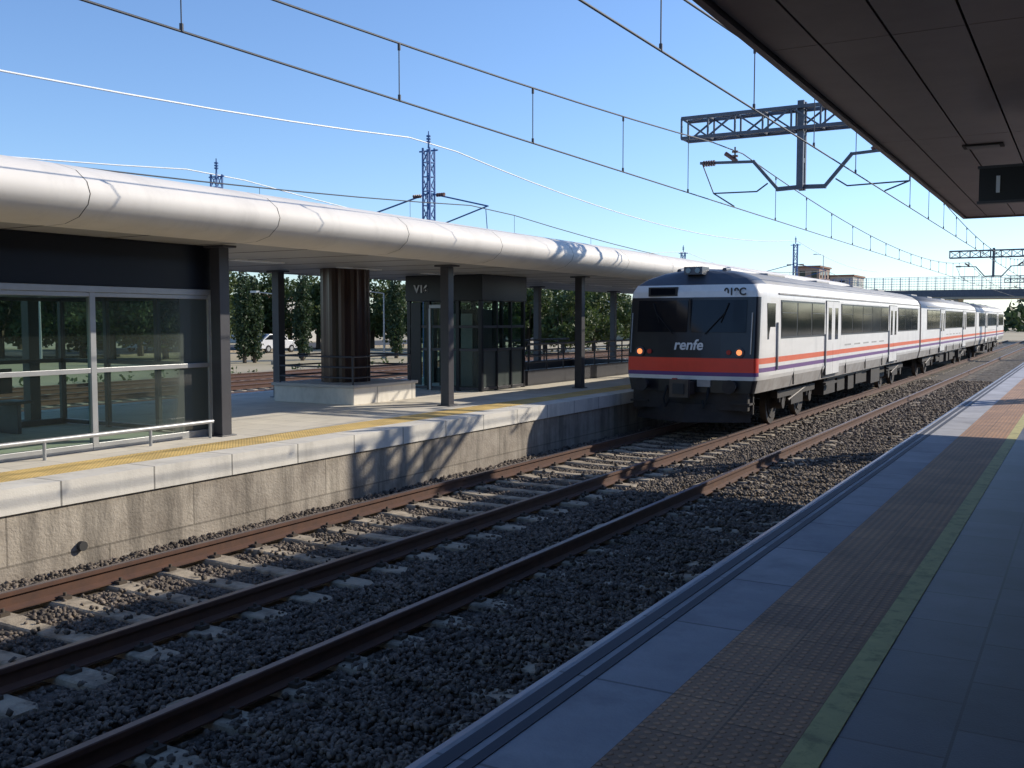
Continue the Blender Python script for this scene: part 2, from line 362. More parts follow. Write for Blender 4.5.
# ------------------------------------------------ ribbed column with plinth bench
cx,cy=-12.95,15.8
b=MB(); n=48; vs=[]
for z in (1.1,3.37):
    for i in range(n):
        t=2*math.pi*i/n; r=.49 if i%4 in (0,1) else .465; vs.append((cx+r*math.cos(t),cy+r*math.sin(t),z))
b.add(vs,[(i,(i+1)%n,n+(i+1)%n,n+i) for i in range(n)],'column_brown'); 
b.build('round_clad_column')
b=MB(); b.box(cx-1.0,cx+1.0,cy-1.0,cy+1.0,.745,1.06,'coping'); b.box(cx-1.04,cx+1.04,cy-1.04,cy+1.04,1.06,1.12,'platform_concrete')
for sx in (-1,1):
    for sy in (-1,1): b.tube((cx+sx*.92,cy+sy*.92,1.1),(cx+sx*.92,cy+sy*.92,1.65),.02,'post_dark')
for z in (1.25,1.45,1.65):
    for q in (-.92,.92):
        b.tube((cx-.92,cy+q,z),(cx+.92,cy+q,z),.018,'post_dark'); b.tube((cx+q,cy-.92,z),(cx+q,cy+.92,z),.018,'post_dark')
b.build('plinth_bench',None,.02)
# ------------------------------------------------ lift
E=empty('glass_lift',(-12.7,20,.75)); x0,x1,y0,y1=-13.75,-11.7,19,21.0
b=MB(); b.box(x0-.02,x1+.02,y0-.02,y1+.02,2.78,3.365,'black_cladding'); b.build('header',E,.01)
b=MB(); g=MB()
for xx in (x0+.05,-13.15,-12.55,-12.35,x1-.05):
    for yy in (y0+.04,y1-.04): b.box(xx-.045,xx+.045,yy-.04,yy+.04,.745,2.778,'black_cladding')
for yy in (y0+.7,y0+1.35):
    for xx in (x0+.05,x1-.05): b.box(xx-.04,xx+.04,yy-.03,yy+.03,.745,2.778,'black_cladding')
for z in (.80,1.68,2.2):
    b.box(x0+.1,x1-.1,y0+.005,y0+.06,z-.03,z+.03,'post_dark'); b.box(x1-.09,x1-.01,y0+.08,y1-.08,z-.03,z+.03,'post_dark')
b.box(-13.11,-12.59,y0-.02,y0+.02,2.62,2.70,'aluminium')
for xx in (-13.09,-12.61): b.box(xx-.025,xx+.025,y0-.03,y0+.01,.745,2.62,'aluminium')
b.box(x0+.12,x0+.4,y0-.01,y0+.03,.85,2.75,'black_cladding')
b.build('frames',E,.004)
g.pane((x0+.1,y0+.035),(x1-.1,y0+.035),.83,2.77,'shelter_glass')
g.pane((x1-.045,y0+.08),(x1-.045,y1-.08),.83,1.65,'frosted_glass'); g.pane((x1-.045,y0+.08),(x1-.045,y1-.08),1.71,2.77,'shelter_glass')
g.pane((-12.3,y0+.02),(x1-.1,y0+.02),.83,1.65,'frosted_glass')
g.pane((x0+.1,y1-.035),(x1-.1,y1-.035),.83,2.77,'shelter_glass'); g.pane((x0+.045,y0+.08),(x0+.045,y1-.08),.83,2.77,'shelter_glass')
g.build('glazing',E)
b=MB(); b.box(-13.2,-12.4,19.9,20.6,.75,2.6,'post_dark'); b.box(-13.1,-12.5,19.87,19.895,.8,2.5,'aluminium'); b.build('cabin',E)
text('V16',.24,(-13.32,y0-.04,2.98),'sign_white',E,'number_lettering',bold=.008)
b=MB(); b.box(-12.0,-11.8,21.3,29,.745,1.12,'post_dark'); b.box(-14.6,-14.4,21.3,29,.745,1.12,'post_dark'); b.box(-14.4,-12.0,28.8,29,.745,1.12,'post_dark')
for yy in np.arange(21.5,29,.95): 
    for X in (-11.9,-14.5): b.tube((X,yy,1.12),(X,yy,1.75),.022,'post_dark')
for z in (1.3,1.45,1.6,1.75):
    for X in (-11.9,-14.5): b.tube((X,21.4,z),(X,28.9,z),.016 if z<1.7 else .028,'post_dark')
b.build('stairwell_railing')
b=MB(); b.box(-12.9,-12.8,32,34.2,.745,2.6,'steel_blue'); b.box(-12.93,-12.77,32,34.2,2.6,2.75,'aluminium'); b.build('information_panel')
# ------------------------------------------------ side canopy
E=empty('side_platform_canopy',(1.2,5,4.2))
b=MB(); YE=20.2
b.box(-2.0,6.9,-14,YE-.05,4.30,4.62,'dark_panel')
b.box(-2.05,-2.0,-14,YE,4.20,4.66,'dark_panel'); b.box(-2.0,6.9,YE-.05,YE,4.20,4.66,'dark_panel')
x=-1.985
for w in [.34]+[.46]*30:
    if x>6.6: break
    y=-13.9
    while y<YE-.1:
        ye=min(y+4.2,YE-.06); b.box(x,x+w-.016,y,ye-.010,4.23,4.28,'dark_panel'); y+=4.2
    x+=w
b.build('roof',E)
b=MB()
for yy in (12.0,6.0): b.box(-1.24,-.84,yy-.12,yy+.12,4.215,4.229,'joint_dark'); b.box(-1.2,-.88,yy-.09,yy+.09,4.21,4.214,'train_roof')
b.build('light_fixtures',E)
b=MB()
for yy in (-8,-2,4,10,16): b.tube((3.4,yy,.74),(3.4,yy,4.3),.13,'post_dark',16)
b.build('posts',E)
E=empty('platform_number_sign',(-.2,10.9,3.5))
b=MB(); b.box(-.97,.6,10.86,10.94,3.51,3.83,'black_cladding'); b.box(-.985,.615,10.85,10.95,3.825,3.85,'post_dark'); b.box(-.985,.615,10.85,10.95,3.485,3.51,'post_dark'); b.build('panel',E)
b=MB(); 
for xx in (-.55,.3): b.tube((xx,10.9,3.84),(xx,10.9,4.25),.022,'post_dark')
b.build('hangers',E)
text('1',.22,(-.80,10.845,3.59),'sign_white',E,'number_lettering',bold=.006)
text('Madrid',.14,(-.2,10.845,3.62),'sign_grey',E,'destination_lettering')
E=empty('unseen_station_building',(9,4,.75))  # unseen building, added to bounce light and to fill other views
b=MB(); b.box(7,14,-12,30,.75,4.9,'render_wall'); b.box(6.8,14.2,-12.2,30.2,4.9,5.2,'roof_tile'); b.build('walls',E)
b=MB()
for yy in np.arange(-10,28,4): b.box(6.96,7.0,yy,yy+2,1.6,3.4,'train_window'); b.box(6.93,6.96,yy-.08,yy+2.08,1.5,1.58,'aluminium')
b.box(6.95,7.0,-7.6,-6.4,.75,3.1,'post_dark'); b.build('windows_and_doors',E)
# ------------------------------------------------ train
TX=-7.18; T0=19.9
E=empty('passenger_train',(TX,T0+33,0))
P=[(.86,1.38),(1.12,1.44),(1.20,1.46),(1.28,1.46),(1.37,1.46),(1.45,1.46),(1.57,1.46),(2.05,1.46),(2.82,1.45),(2.95,1.43),(3.10,1.35),(3.24,1.15),(3.36,.8),(3.43,.4),(3.45,.001)]
W='train_white'; R_='train_roof'; D_='train_dome'; B_='train_black'
side=['train_lower',W,W,'train_purple',W,'train_orange',W,W,W,W,R_,R_,R_,R_]
frontm=[B_,W,'train_purple','train_red','train_red','train_red',B_,B_,W,W,D_,D_,D_,D_]
def lean(z): return max(0,z-1.57)*.13+max(0,z-3.05)*.9
def zt(z,k): return z if z<2.82 else 2.82+(z-2.82)*k
ST=[(0,.93,.93,1),(.05,.955,.95,1),(.14,.975,.97,.95),(.35,.992,.99,.75),(.8,1,1,.35),(1.5,1,1,0)]
def yf(x,z): 
    return T0+lean(z)-.10*(1-min(1,(x/1.40)**2))
def car(Y,L,cab_front):
    b=MB(); st=[(Y+s[0],)+s[1:] for s in ST] if cab_front else [(Y,1,1,0)]
    st.append((Y+L,1,1,0)); n=len(P)
    for sgn in (-1,1):
        for k in range(len(st)-1):
            for i in range(n-1):
                vs=[]
                for (s,pt) in ((st[k],P[i]),(st[k],P[i+1]),(st[k+1],P[i+1]),(st[k+1],P[i])):
                    vs.append((TX+sgn*pt[1]*s[1],s[0]+lean(pt[0])*s[3],zt(pt[0],s[2])))
                mt=side[i]
                if cab_front and k<2 and i<8: mt=frontm[i]
                if cab_front and k<4 and i>=10: mt=D_
                b.add(vs,[(0,1,2,3)],mt,i>=8 or (cab_front and k<4))
    if cab_front:
        s=st[0]; T=[-1,-.8,-.5,-.2,.2,.5,.8,1]
        for i in range(n-1):
            for a,c in zip(T[:-1],T[1:]):
                vs=[]
                for t,pt in ((a,P[i]),(c,P[i]),(c,P[i+1]),(a,P[i+1])):
                    vs.append((TX+t*pt[1]*s[1],s[0]+lean(pt[0])-.10*(1-t*t),zt(pt[0],s[2])))
                b.add(vs,[(0,1,2,3)],frontm[i],False)
    for yy in ([Y+L] if cab_front else [Y,Y+L]):
        vs=[(TX-x,yy,z) for z,x in P]+[(TX+x,yy,z) for z,x in reversed(P)]
        b.add(vs,[tuple(range(len(vs)))],'train_lower')
    b.add([(TX-1.38,Y+.1,.86),(TX+1.38,Y+.1,.86),(TX+1.38,Y+L,.86),(TX-1.38,Y+L,.86)],[(0,1,2,3)],'underframe')
    me=b.build('car_body',E)
    bm=bmesh.new(); bm.from_mesh(me.data); bmesh.ops.remove_doubles(bm,verts=bm.verts,dist=.0005); bmesh.ops.recalc_face_normals(bm,faces=bm.faces); bm.to_mesh(me.data); bm.free()
    w=MB(); segs=[(1.65,5.75),(7.7,15.0),(16.95,L-.55)]
    for sg in (-1,1):
        def bx(y0,y1,z0,z1,d,mat,x=1.46):
            a=TX+sg*(x-.03); c=TX+sg*(x+d); w.box(min(a,c),max(a,c),Y+y0,Y+y1,z0,z1,mat)
        for a,c in segs:
            bx(a,c,1.95,2.78,.004,B_)
            m_=max(1,round((c-a)/1.45)); wd=(c-a)/m_
            for j in range(m_):
                bx(a+j*wd+.045,a+(j+1)*wd-.045,1.99,2.74,.010,'train_window')
                if j%2==0: bx(a+j*wd+.05,a+(j+1)*wd-.05,2.5,2.515,.014,B_)
        for d0 in (5.92,15.17):
            bx(d0-.03,d0+1.53,.95,2.84,.003,B_)
            for q in (0,.76):
                bx(d0+q,d0+q+.74,.97,2.82,.016,W)
                bx(d0+q+.2,d0+q+.56,1.85,2.66,.020,'train_window')
                bx(d0+q,d0+q+.74,1.45,1.57,.019,'train_orange'); bx(d0+q,d0+q+.74,1.28,1.37,.019,'train_purple')
            bx(d0+.1,d0+1.4,.70,.76,.06,'underframe',1.40); bx(d0-.12,d0-.08,1.2,2.0,.04,'aluminium')
        if cab_front:
            bx(.62,1.22,1.95,2.70,.006,'train_window',1.452)
            bx(1.30,1.33,1.3,2.3,.04,'aluminium')
        for j in range(5): bx(8.2+j*1.3,9.0+j*1.3,1.66,1.70,.004,'train_lower')
        for j in range(1,int(L/2.8)): bx(j*2.8+.0,j*2.8+.012,.9,1.27,.002,B_)
        bx(1.5,L-.02,2.90,2.93,.03,'train_lower',1.43)
    w.build('windows_and_doors',E)
    u=MB()
    for yc in (4.1,L-4.1):
        for dy in (-1.25,1.25):
            for sg in (-1,1):
                X=TX+sg*.80
                u.tube((X,Y+yc+dy,.45),(X+sg*.14,Y+yc+dy,.45),.46,'wheel_steel',28); u.tube((X+sg*.14,Y+yc+dy,.45),(X+sg*.16,Y+yc+dy,.45),.33,'underframe',24)
                u.tube((X+sg*.16,Y+yc+dy,.47),(X+sg*.42,Y+yc+dy,.47),.13,'underframe',12)
                for k in (-.22,.22): u.tube((TX+sg*1.14,Y+yc+dy+k,.5),(TX+sg*1.14,Y+yc+dy+k,.85),.07,'underframe',10)
            u.tube((TX-.8,Y+yc+dy,.45),(TX+.8,Y+yc+dy,.45),.08,'underframe',8)
        for sg in (-1,1):
            a,c=TX+sg*1.06,TX+sg*1.22
            u.box(min(a,c),max(a,c),Y+yc-1.75,Y+yc+1.75,.60,.76,'underframe')
            u.box(min(a,c),max(a,c),Y+yc-.55,Y+yc+.55,.38,.60,'underframe')
            u.tube((TX+sg*1.2,Y+yc-.8,.5),(TX+sg*1.2,Y+yc+.8,.72),.035,'wheel_steel',8)
        u.box(TX-1,TX+1,Y+yc-.5,Y+yc+.5,.5,.86,'underframe')
    yy=Y+6.8
    rr=random.Random(int(Y))
    while yy<Y+L-7.2:
        l=rr.uniform(.7,1.6)
        for sg in (-1,1):
            a,c=TX+sg*.4,TX+sg*rr.uniform(1.15,1.32); u.box(min(a,c),max(a,c),yy,yy+l,rr.uniform(.32,.5),.86,'underframe')
        yy+=l+rr.uniform(.12,.5)
    for sg in (-1,1): u.tube((TX+sg*1.25,Y+7,.8),(TX+sg*1.25,Y+L-7,.8),.03,'wheel_steel',6)
    u.build('bogies_and_underframe',E,.008)
    r=MB()
    for j,(a,c) in enumerate(((4,5.6),(9,10.6),(14,15.6),(18.5,19.8))):
        r.box(TX-.5,TX+.5,Y+a,Y+c,3.34,3.47,'train_roof')
    r.build('roof_equipment',E,.03)
car(T0,22.1,True); car(T0+22.5,22.1,False); car(T0+45,22.1,False)
b=MB()
for g_ in (T0+22.1,T0+44.6):
    for k in range(5): b.box(TX-1.1,TX+1.1,g_+.01+k*.08,g_+.06+k*.08,.95,3.2,'rubber')
    b.box(TX-1.0,TX+1.0,g_,g_+.4,1.0,3.1,'rubber')
b.build('gangways',E)
b=MB()
for sg in (-1,1):
    xs=[.05,.3,.6,.9,1.18]; zs=[2.1,2.35,2.6,2.76]
    for i in range(4):
        for j in range(3):
            vs=[(TX+sg*x,yf(x,z)-.014,z) for x,z in ((xs[i],zs[j]),(xs[i+1],zs[j]),(xs[i+1],zs[j+1]),(xs[i],zs[j+1]))]
            b.add(vs,[(0,1,2,3)],'train_window',True)
    b.tube((TX+sg*.35,yf(.35,2.06)-.04,2.06),(TX+sg*.75,yf(.75,2.5)-.05,2.5),.010,'rubber',6)
    b.tube((TX+sg*.67,yf(.67,2.35)-.045,2.30),(TX+sg*.82,yf(.82,2.7)-.05,2.70),.012,'rubber',6)
    b.tube((TX+sg*1.08,yf(1.06,1.70)-.05,1.69),(TX+sg*1.08,yf(1.06,1.64)+.05,1.69),.10,D_,20)
    b.tube((TX+sg*1.08,yf(1.06,1.70)-.056,1.69),(TX+sg*1.08,yf(1.06,1.64)-.03,1.69),.058,'lamp_warm',20)
    b.tube((TX+sg*.86,yf(.8,1.69)-.03,1.69),(TX+sg*.86,yf(.8,1.66)+.05,1.69),.05,'lamp_red',16)
    b.tube((TX+sg*.95,T0-.28,1.0),(TX+sg*.95,T0+.1,1.0),.09,'underframe',14); b.tube((TX+sg*.95,T0-.33,1.0),(TX+sg*.95,T0-.28,1.0),.14,'underframe',18)
    b.tube((TX+sg*1.30,yf(1.3,1.7)-.05,1.66),(TX+sg*1.30,yf(1.3,2.5)-.05,2.5),.012,'aluminium',6)
    b.box(TX+sg*1.1-.2,TX+sg*1.1+.2,T0-.05,T0+.3,.62,.66,'underframe'); b.box(TX+sg*1.1-.2,TX+sg*1.1+.2,T0+.2,T0+.26,.42,.86,'underframe')
    b.poly([(TX+sg*.45,T0-.08,.98),(TX+sg*.47,T0-.25,.72),(TX+sg*.42,T0-.28,.55),(TX+sg*.36,T0-.2,.7)],.025,'rubber',6)
b.box(TX-.02,TX+.02,yf(0,2.4)-.03,yf(0,2.4)+.1,2.08,2.78,B_)
b.box(TX-.95,TX-.3,yf(.6,2.95)-.03,yf(.6,2.95)+.1,2.85,3.04,B_); b.box(TX-.90,TX-.35,yf(.6,2.95)-.034,yf(.6,2.95)-.029,2.88,3.01,'train_window')
b.box(TX-.16,TX+.16,T0-.5,T0+.4,.82,1.08,'underframe'); b.box(TX-.2,TX+.2,T0-.62,T0-.5,.78,1.14,'wheel_steel'); b.box(TX-.12,TX+.12,T0-.66,T0-.62,.85,1.06,'joint_dark')
b.box(TX-.32,TX-.22,T0-.16,T0,1.0,1.14,'lamp_red'); b.box(TX+.22,TX+.5,T0-.14,T0,.98,1.12,'train_lower')
b.box(TX-1.25,TX+1.25,T0+.0,T0+.3,.50,.86,'underframe')
vs=[(TX-1.2,T0+.3,.62),(TX,T0-.25,.62),(TX+1.2,T0+.3,.62),(TX-1.25,T0+.22,.25),(TX,T0-.4,.25),(TX+1.25,T0+.22,.25)]
b.add(vs,[(0,3,4,1),(1,4,5,2)],'underframe'); b.add([(v[0],v[1]+.05,v[2]) for v in vs],[(0,1,4,3),(1,2,5,4)],'underframe')
b.box(TX-.2,TX+.2,T0+.16,T0+.6,3.30,3.46,D_)
for sg in (-1,1): b.tube((TX+sg*.1,T0+.14,3.38),(TX+sg*.1,T0+.17,3.38),.055,'sign_grey',12)
for sg in (-1,1): b.tube((TX+sg*.5,T0+.7,3.4),(TX+sg*.5,T0+1.0,3.43),.05,D_,10)
b.build('front_fittings',E)
text('renfe',.30,(TX,yf(0,1.74)-.015,1.74),'sign_white',E,'front_lettering',bold=.007,shear=.2)
text('019C',.21,(TX+.92,yf(.6,3.1)-.05,2.86),B_,E,'unit_number_lettering',bold=.006)
# ------------------------------------------------ catenary
def lattice(b,p0,p1,w,h,mat,step=.6,axis='x',cb=.055,db=.03):
    p0=Vector(p0);p1=Vector(p1);d=(p1-p0); L=d.length; d.normalize()
    if axis=='x': a=Vector((0,1,0))*w/2; c=Vector((0,0,1))*h/2
    else: a=Vector((1,0,0))*w/2; c=Vector((0,1,0))*h/2
    cor=[-a-c,a-c,a+c,-a+c]
    for q in cor: b.bar(p0+q,p1+q,cb,cb,mat)
    n=max(1,int(L/step)); 
    for i in range(n):
        s=p0+d*(L*i/n); e=p0+d*(L*(i+1)/n)
        for k in range(4):
            q,r=cor[k],cor[(k+1)%4]
            if i%2: q,r=r,q
            b.bar(s+q,e+r,db,db,mat)
            b.bar(s+cor[k],s+cor[(k+1)%4],db,db,mat)
def gantry(Y,xl=-8.4,xr=-.6):
    E=empty('catenary_gantry',(xr,Y,0)); b=MB(); zc0=6.82
    lattice(b,(xl,Y,zc0),(xr+.5,Y,zc0),.45,.46,'steel_grey',.62,cb=.075,db=.038)
    lattice(b,(xr,Y,.0),(xr,Y,8.3),.5,.5,'steel_grey',.42,'z',.11,.06)
    xd=-5.66
    b.box(xd-.07,xd+.07,Y-.16,Y-.06,5.25,7.2,'steel_grey'); b.box(xd-.07,xd+.07,Y+.06,Y+.16,5.25,7.2,'steel_grey')
    for z in (5.35,5.9,6.5): b.box(xd-.06,xd+.06,Y-.06,Y+.06,z-.05,z+.05,'steel_grey')
    for sg in (-1,1):
        wx=-5.53+sg*1.65
        b.bar((xd,Y,5.32),(xd+sg*.55,Y,5.30),.09,.09,'steel_grey')
        b.bar((xd+sg*.5,Y,5.28),(xd+sg*1.1,Y,5.98),.07,.07,'steel_grey')
        b.bar((xd+sg*1.05,Y,5.96),(xd+sg*2.35,Y,6.02),.06,.06,'steel_grey')
        b.tube((xd+sg*1.5,Y,6.02),(xd+sg*1.75,Y,6.2),.05,'insulator',8)
        for k in range(3): b.tube((wx,Y,6.0+.1*k),(wx,Y,6.04+.1*k),.075,'insulator',10)
        b.tube((wx,Y,5.95),(wx,Y,6.33),.02,'steel_grey',6)
        for k in range(5): b.tube((xd+sg*(2.0+.06*k),Y,6.0),(xd+sg*(2.03+.06*k),Y,6.0),.07,'insulator',10)
        zc=4.97 if sg<0 else 5.12
        b.poly([(xd+sg*.75,Y,5.45),(xd+sg*1.0,Y,5.28),(wx+sg*.5,Y,5.3),(wx,Y,zc)],.018,'steel_grey',6)
        b.tube((xd+sg*2.3,Y,6.0),(wx+sg*.5,Y,5.3),.014,'steel_grey',6)
    b.build('structure',E)
gantry(22.8); gantry(75); gantry(-29.4); gantry(127)
def hz(y,hi=6.3,lo=5.39,y0=22.8,sp=52.2):
    s=((y-y0)/sp)%1.0; return lo+(hi-lo)*(2*s-1)**2
b=MB()
for X,zc in ((-7.18,4.95),(-3.88,5.10)):
    b.poly([(X,y,zc) for y in np.arange(-25,126,10)],.013,'wire',5)
    b.poly([(X,y,hz(y)+(zc-4.95)) for y in np.arange(-25,126,2.2)],.014,'wire',5)
    y=9.8-3.3*10
    while y<110:
        if abs((y-22.8)%52.2)>1: b.tube((X,y,zc),(X,y,hz(y)+(zc-4.95)),.008,'wire',4); b.tube((X,y,zc),(X,y,zc+.07),.02,'wire',5); b.tube((X,y,hz(y)+(zc-4.95)-.08),(X,y,hz(y)+(zc-4.95)),.02,'wire',5)
        y+=3.3
b.build('overhead_wires')
b=MB()
for X in (-18.3,-23.2,-27.5,-31.5):
    b.poly([(X,y,4.95) for y in np.arange(-25,126,15)],.014,'wire',4)
    b.poly([(X,y,hz(y,y0=30)) for y in np.arange(-25,126,3)],.016,'wire',4)
    for y in np.arange(-20,100,6.5): b.tube((X,y,4.95),(X,y,hz(y,y0=30)),.008,'wire',4)
b.poly([(-20.7,y,hz(y,8.8,7.6,30)) for y in np.arange(-22.2,120,3)],.026,'wire_bright',5)
b.poly([(-29.5,y,hz(y,8.1,6.9,28)) for y in np.arange(-24.2,120,3)],.024,'wire_bright',5)
b.build('distant_overhead_wires')
def mast(X,Y,top,mat):
    b=MB(); lattice(b,(X,Y,-.2),(X,Y,top-.6),.30,.30,mat,.5,'z')
    b.tube((X,Y,top-.6),(X,Y,top),.04,mat,6,.02)
    for k in range(3): b.tube((X,Y,top-.40+.1*k),(X,Y,top-.35+.1*k),.08,mat,10)
    b.bar((X-.4,Y,top-.7),(X+.4,Y,top-.7),.05,.05,mat)
    for sg in (-1,1):
        b.tube((X,Y,6.9),(X+sg*2.5,Y,6.3),.03,mat,6); b.tube((X,Y,5.6),(X+sg*2.45,Y,6.3),.026,mat,6); b.tube((X+sg*2.4,Y,6.2),(X+sg*2.5,Y,4.97),.016,mat,5)
        for k in range(4): b.tube((X+sg*(.35+.09*k),Y,6.82),(X+sg*(.4+.09*k),Y,6.81),.07,'insulator',8)
    b.build('catenary_mast')
for y in (30,82,-22): mast(-20.7,y,9.1,'steel_blue')
for y in (28.3,80,-24): mast(-29.5,y,8.6,'steel_blue')
# ------------------------------------------------ trees
def leaves(rng,centers,radii,per,size,flat=1.0):
    V=[]
    for c,r in zip(centers,radii):
        n=int(per*r*r); d=rng.normal(size=(n,3)); d/=np.linalg.norm(d,axis=1,keepdims=True)
        rad=r*rng.uniform(.45,1.05,(n,1)); p=np.array(c)+d*rad*np.array([1,1,flat])
        a=rng.normal(size=(n,3)); a/=np.linalg.norm(a,axis=1,keepdims=True)
        q=np.cross(a,rng.normal(size=(n,3))); q/=np.linalg.norm(q,axis=1,keepdims=True)
        s=size*rng.uniform(.5,1.2,(n,1)); 
        V.append(np.stack([p-a*s,p-q*s*.6,p+a*s,p+q*s*.6],1))
    return np.concatenate(V).reshape(-1,3)
TM={}
def tree_mesh(key,kind,seed):
    rng=np.random.default_rng(seed); b=MB()
    if kind=='round':
        cen=[];rad=[]
        b.tube((0,0,-.1),(0.05,0,2.2),.20,'bark',8,.14)
        for i in range(30):
            t=rng.uniform(0,2*math.pi); rr=rng.uniform(.2,1)**.6*2.4; z=rng.uniform(1.2,5.2); k=1-((z-3.0)/3.2)**2
            cen.append((rr*math.cos(t)*max(.3,k),rr*math.sin(t)*max(.3,k),z)); rad.append(rng.uniform(.5,1.0))
            if i<9: b.tube((0.05,0,1.2+.1*i),cen[-1],.06,'bark',5,.02)
        V=leaves(rng,cen,rad,260,.18); mt='leaf'
    else:
        cen=[];rad=[]; b.tube((0,0,-.1),(0,0,5),.14,'bark',6,.03)
        for i in range(30):
            z=.6+5.4*i/29; w=.55*math.sin(math.pi*min(1,(z+.6)/6.9))**.6+.1; t=rng.uniform(0,6.28)
            cen.append((.3*w*math.cos(t),.3*w*math.sin(t),z)); rad.append(w*rng.uniform(.8,1.1))
        V=leaves(rng,cen,rad,340,.13); mt='leaf_dark'
    n=len(V)//4; b.add(V.tolist(),[(4*i,4*i+1,4*i+2,4*i+3) for i in range(n)],mt)
    me=bpy.data.meshes.new('tree_'+key); me.from_pydata(b.v,[],b.f)
    for nme in b.names: me.materials.append(MATS[nme])
    me.polygons.foreach_set('material_index',b.m); me.update(); TM[key]=me
for i in range(3): tree_mesh('r%d'%i,'round',10+i)
tree_mesh('c0','cyp',20); tree_mesh('c1','cyp',21)
def tree(X,Y,key,s,name='deciduous_tree'):
    o=bpy.data.objects.new('cypress_tree' if key[0]=='c' else name,TM[key]); S.collection.objects.link(o)
    o.location=(X,Y,-.32); o.scale=(s,s,s); o.rotation_euler=(0,0,random.uniform(0,6))
T=[(-250,75,'r0',1.1),(-160,80,'r1',1.1),(-90,70,'r2',1.0),(-40,72,'r0',1.05),(0,68,'r0',1.25),(30,74,'r1',1.3),(58,66,'r2',1.1),(82,70,'r2',1.2),(112,66,'r0',1.15),(140,74,'r1',1.25),(165,68,'r0',1.15),(190,70,'r2',1.2),(216,85,'r0',1.3),(100,90,'r1',1.5),(20,92,'r2',1.5),(180,92,'r1',1.5),
 (244,62,'c0',.95),(254,62.5,'c1',.88),(262,95,'r1',1.2),(290,97,'r2',1.3),(302,66,'c1',.95),(318,92,'r0',1.2),(338,92,'r1',1.2),(372,94,'r2',1.2),(396,70,'c0',1.0),(412,94,'r2',1.1),(440,90,'r0',1.2),(470,84,'r1',1.2),(503,80,'r2',1.05),
 (528,78,'r0',1.0),(545,84,'r1',1.1),(563,74,'r2',.9),(580,82,'r0',1.05),(594,80,'r1',.95),(608,88,'r1',1.0),(640,95,'r2',.9),(690,110,'r0',1),(720,120,'r1',1)]
for u,d,k,s in T:
    X,Y=wp(u,d); tree(X,Y,k,s)
rng=np.random.default_rng(5); cen=[];rad=[]
for i in range(420):
    a=math.radians(rng.uniform(-92,30)); d=rng.uniform(230,330); cen.append((math.sin(a)*d,math.cos(a)*d,rng.uniform(-.5,4.5))); rad.append(rng.uniform(2,4))
V=leaves(rng,cen,rad,4.0,1.1,.8); n=len(V)//4; b=MB(); b.add(V.tolist(),[(4*i,4*i+1,4*i+2,4*i+3) for i in range(n)],'leaf_dark'); b.build('distant_trees')
rng=np.random.default_rng(8); cen=[(-37+rng.uniform(-.5,.5),y,rng.uniform(-.4,.1)) for y in np.arange(-10,120,1.6)]; rad=list(rng.uniform(.2,.5,len(cen)))
V=leaves(rng,cen,rad,160,.12,.8); n=len(V)//4; b=MB(); b.add(V.tolist(),[(4*i,4*i+1,4*i+2,4*i+3) for i in range(n)],'leaf'); b.build('scrub_bushes')
def lamp(u,d,top):
    X,Y=wp(u,d); b=MB(); b.tube((X,Y,-.32),(X,Y,top),.09,'aluminium',8,.05); b.tube((X,Y,top),(X-.9,Y-.4,top+.12),.035,'aluminium',6); b.box(X-1.35,X-.85,Y-.55,Y-.3,top+.08,top+.2,'aluminium'); b.box(X-.15,X+.15,Y-.15,Y+.15,-.32,-.1,'sleeper_concrete'); b.build('street_lamp')
lamp(274,60,3.9); lamp(384,70,4.2); lamp(40,62,4.2); lamp(822,150,12)
def parked(u,d):
    X,Y=wp(u,d); b=MB(); z=-.30
    prof=[(-2.1,.35),(2.1,.35),(2.15,.75),(1.9,.95),(1.0,1.02),(.45,1.5),(-1.2,1.52),(-1.95,1.05),(-2.15,.9)]
    vs=[(X-.85,Y+a,z+h) for a,h in prof]+[(X+.85,Y+a,z+h) for a,h in prof]; n=len(prof)
    b.add(vs,[(i,(i+1)%n,n+(i+1)%n,n+i) for i in range(n)]+[tuple(range(n)),tuple(range(n,2*n))],'car_paint')
    gp=[(.85,1.04),(.4,1.44),(-1.15,1.45),(-1.75,1.08)]
    for q in (-.86,.86): b.add([(X+q,Y+a,z+h) for a,h in gp],[(0,1,2,3)],'train_window')
    b.add([(X-.7,Y+.98,z+1.06),(X+.7,Y+.98,z+1.06),(X+.65,Y+.5,z+1.47),(X-.65,Y+.5,z+1.47)],[(0,1,2,3)],'train_window')
    b.add([(X-.7,Y-2.0,z+1.07),(X+.7,Y-2.0,z+1.07),(X+.65,Y-1.3,z+1.5),(X-.65,Y-1.3,z+1.5)],[(0,1,2,3)],'train_window')
    for a in (-1.35,1.35):
        for q in (-.87,.67): b.tube((X+q,Y+a,z+.32),(X+q+.2,Y+a,z+.32),.32,'rubber',16); b.tube((X+q-.01,Y+a,z+.32),(X+q+.21,Y+a,z+.32),.18,'aluminium',12)
    for q in (-.6,.6): b.box(X+q-.18,X+q+.18,Y+2.08,Y+2.13,z+.68,z+.82,'sign_white'); b.box(X+q-.15,X+q+.15,Y-2.17,Y-2.12,z+.75,z+.9,'lamp_red')
    b.build('parked_car',None,.04)
parked(272,82); parked(150,85)
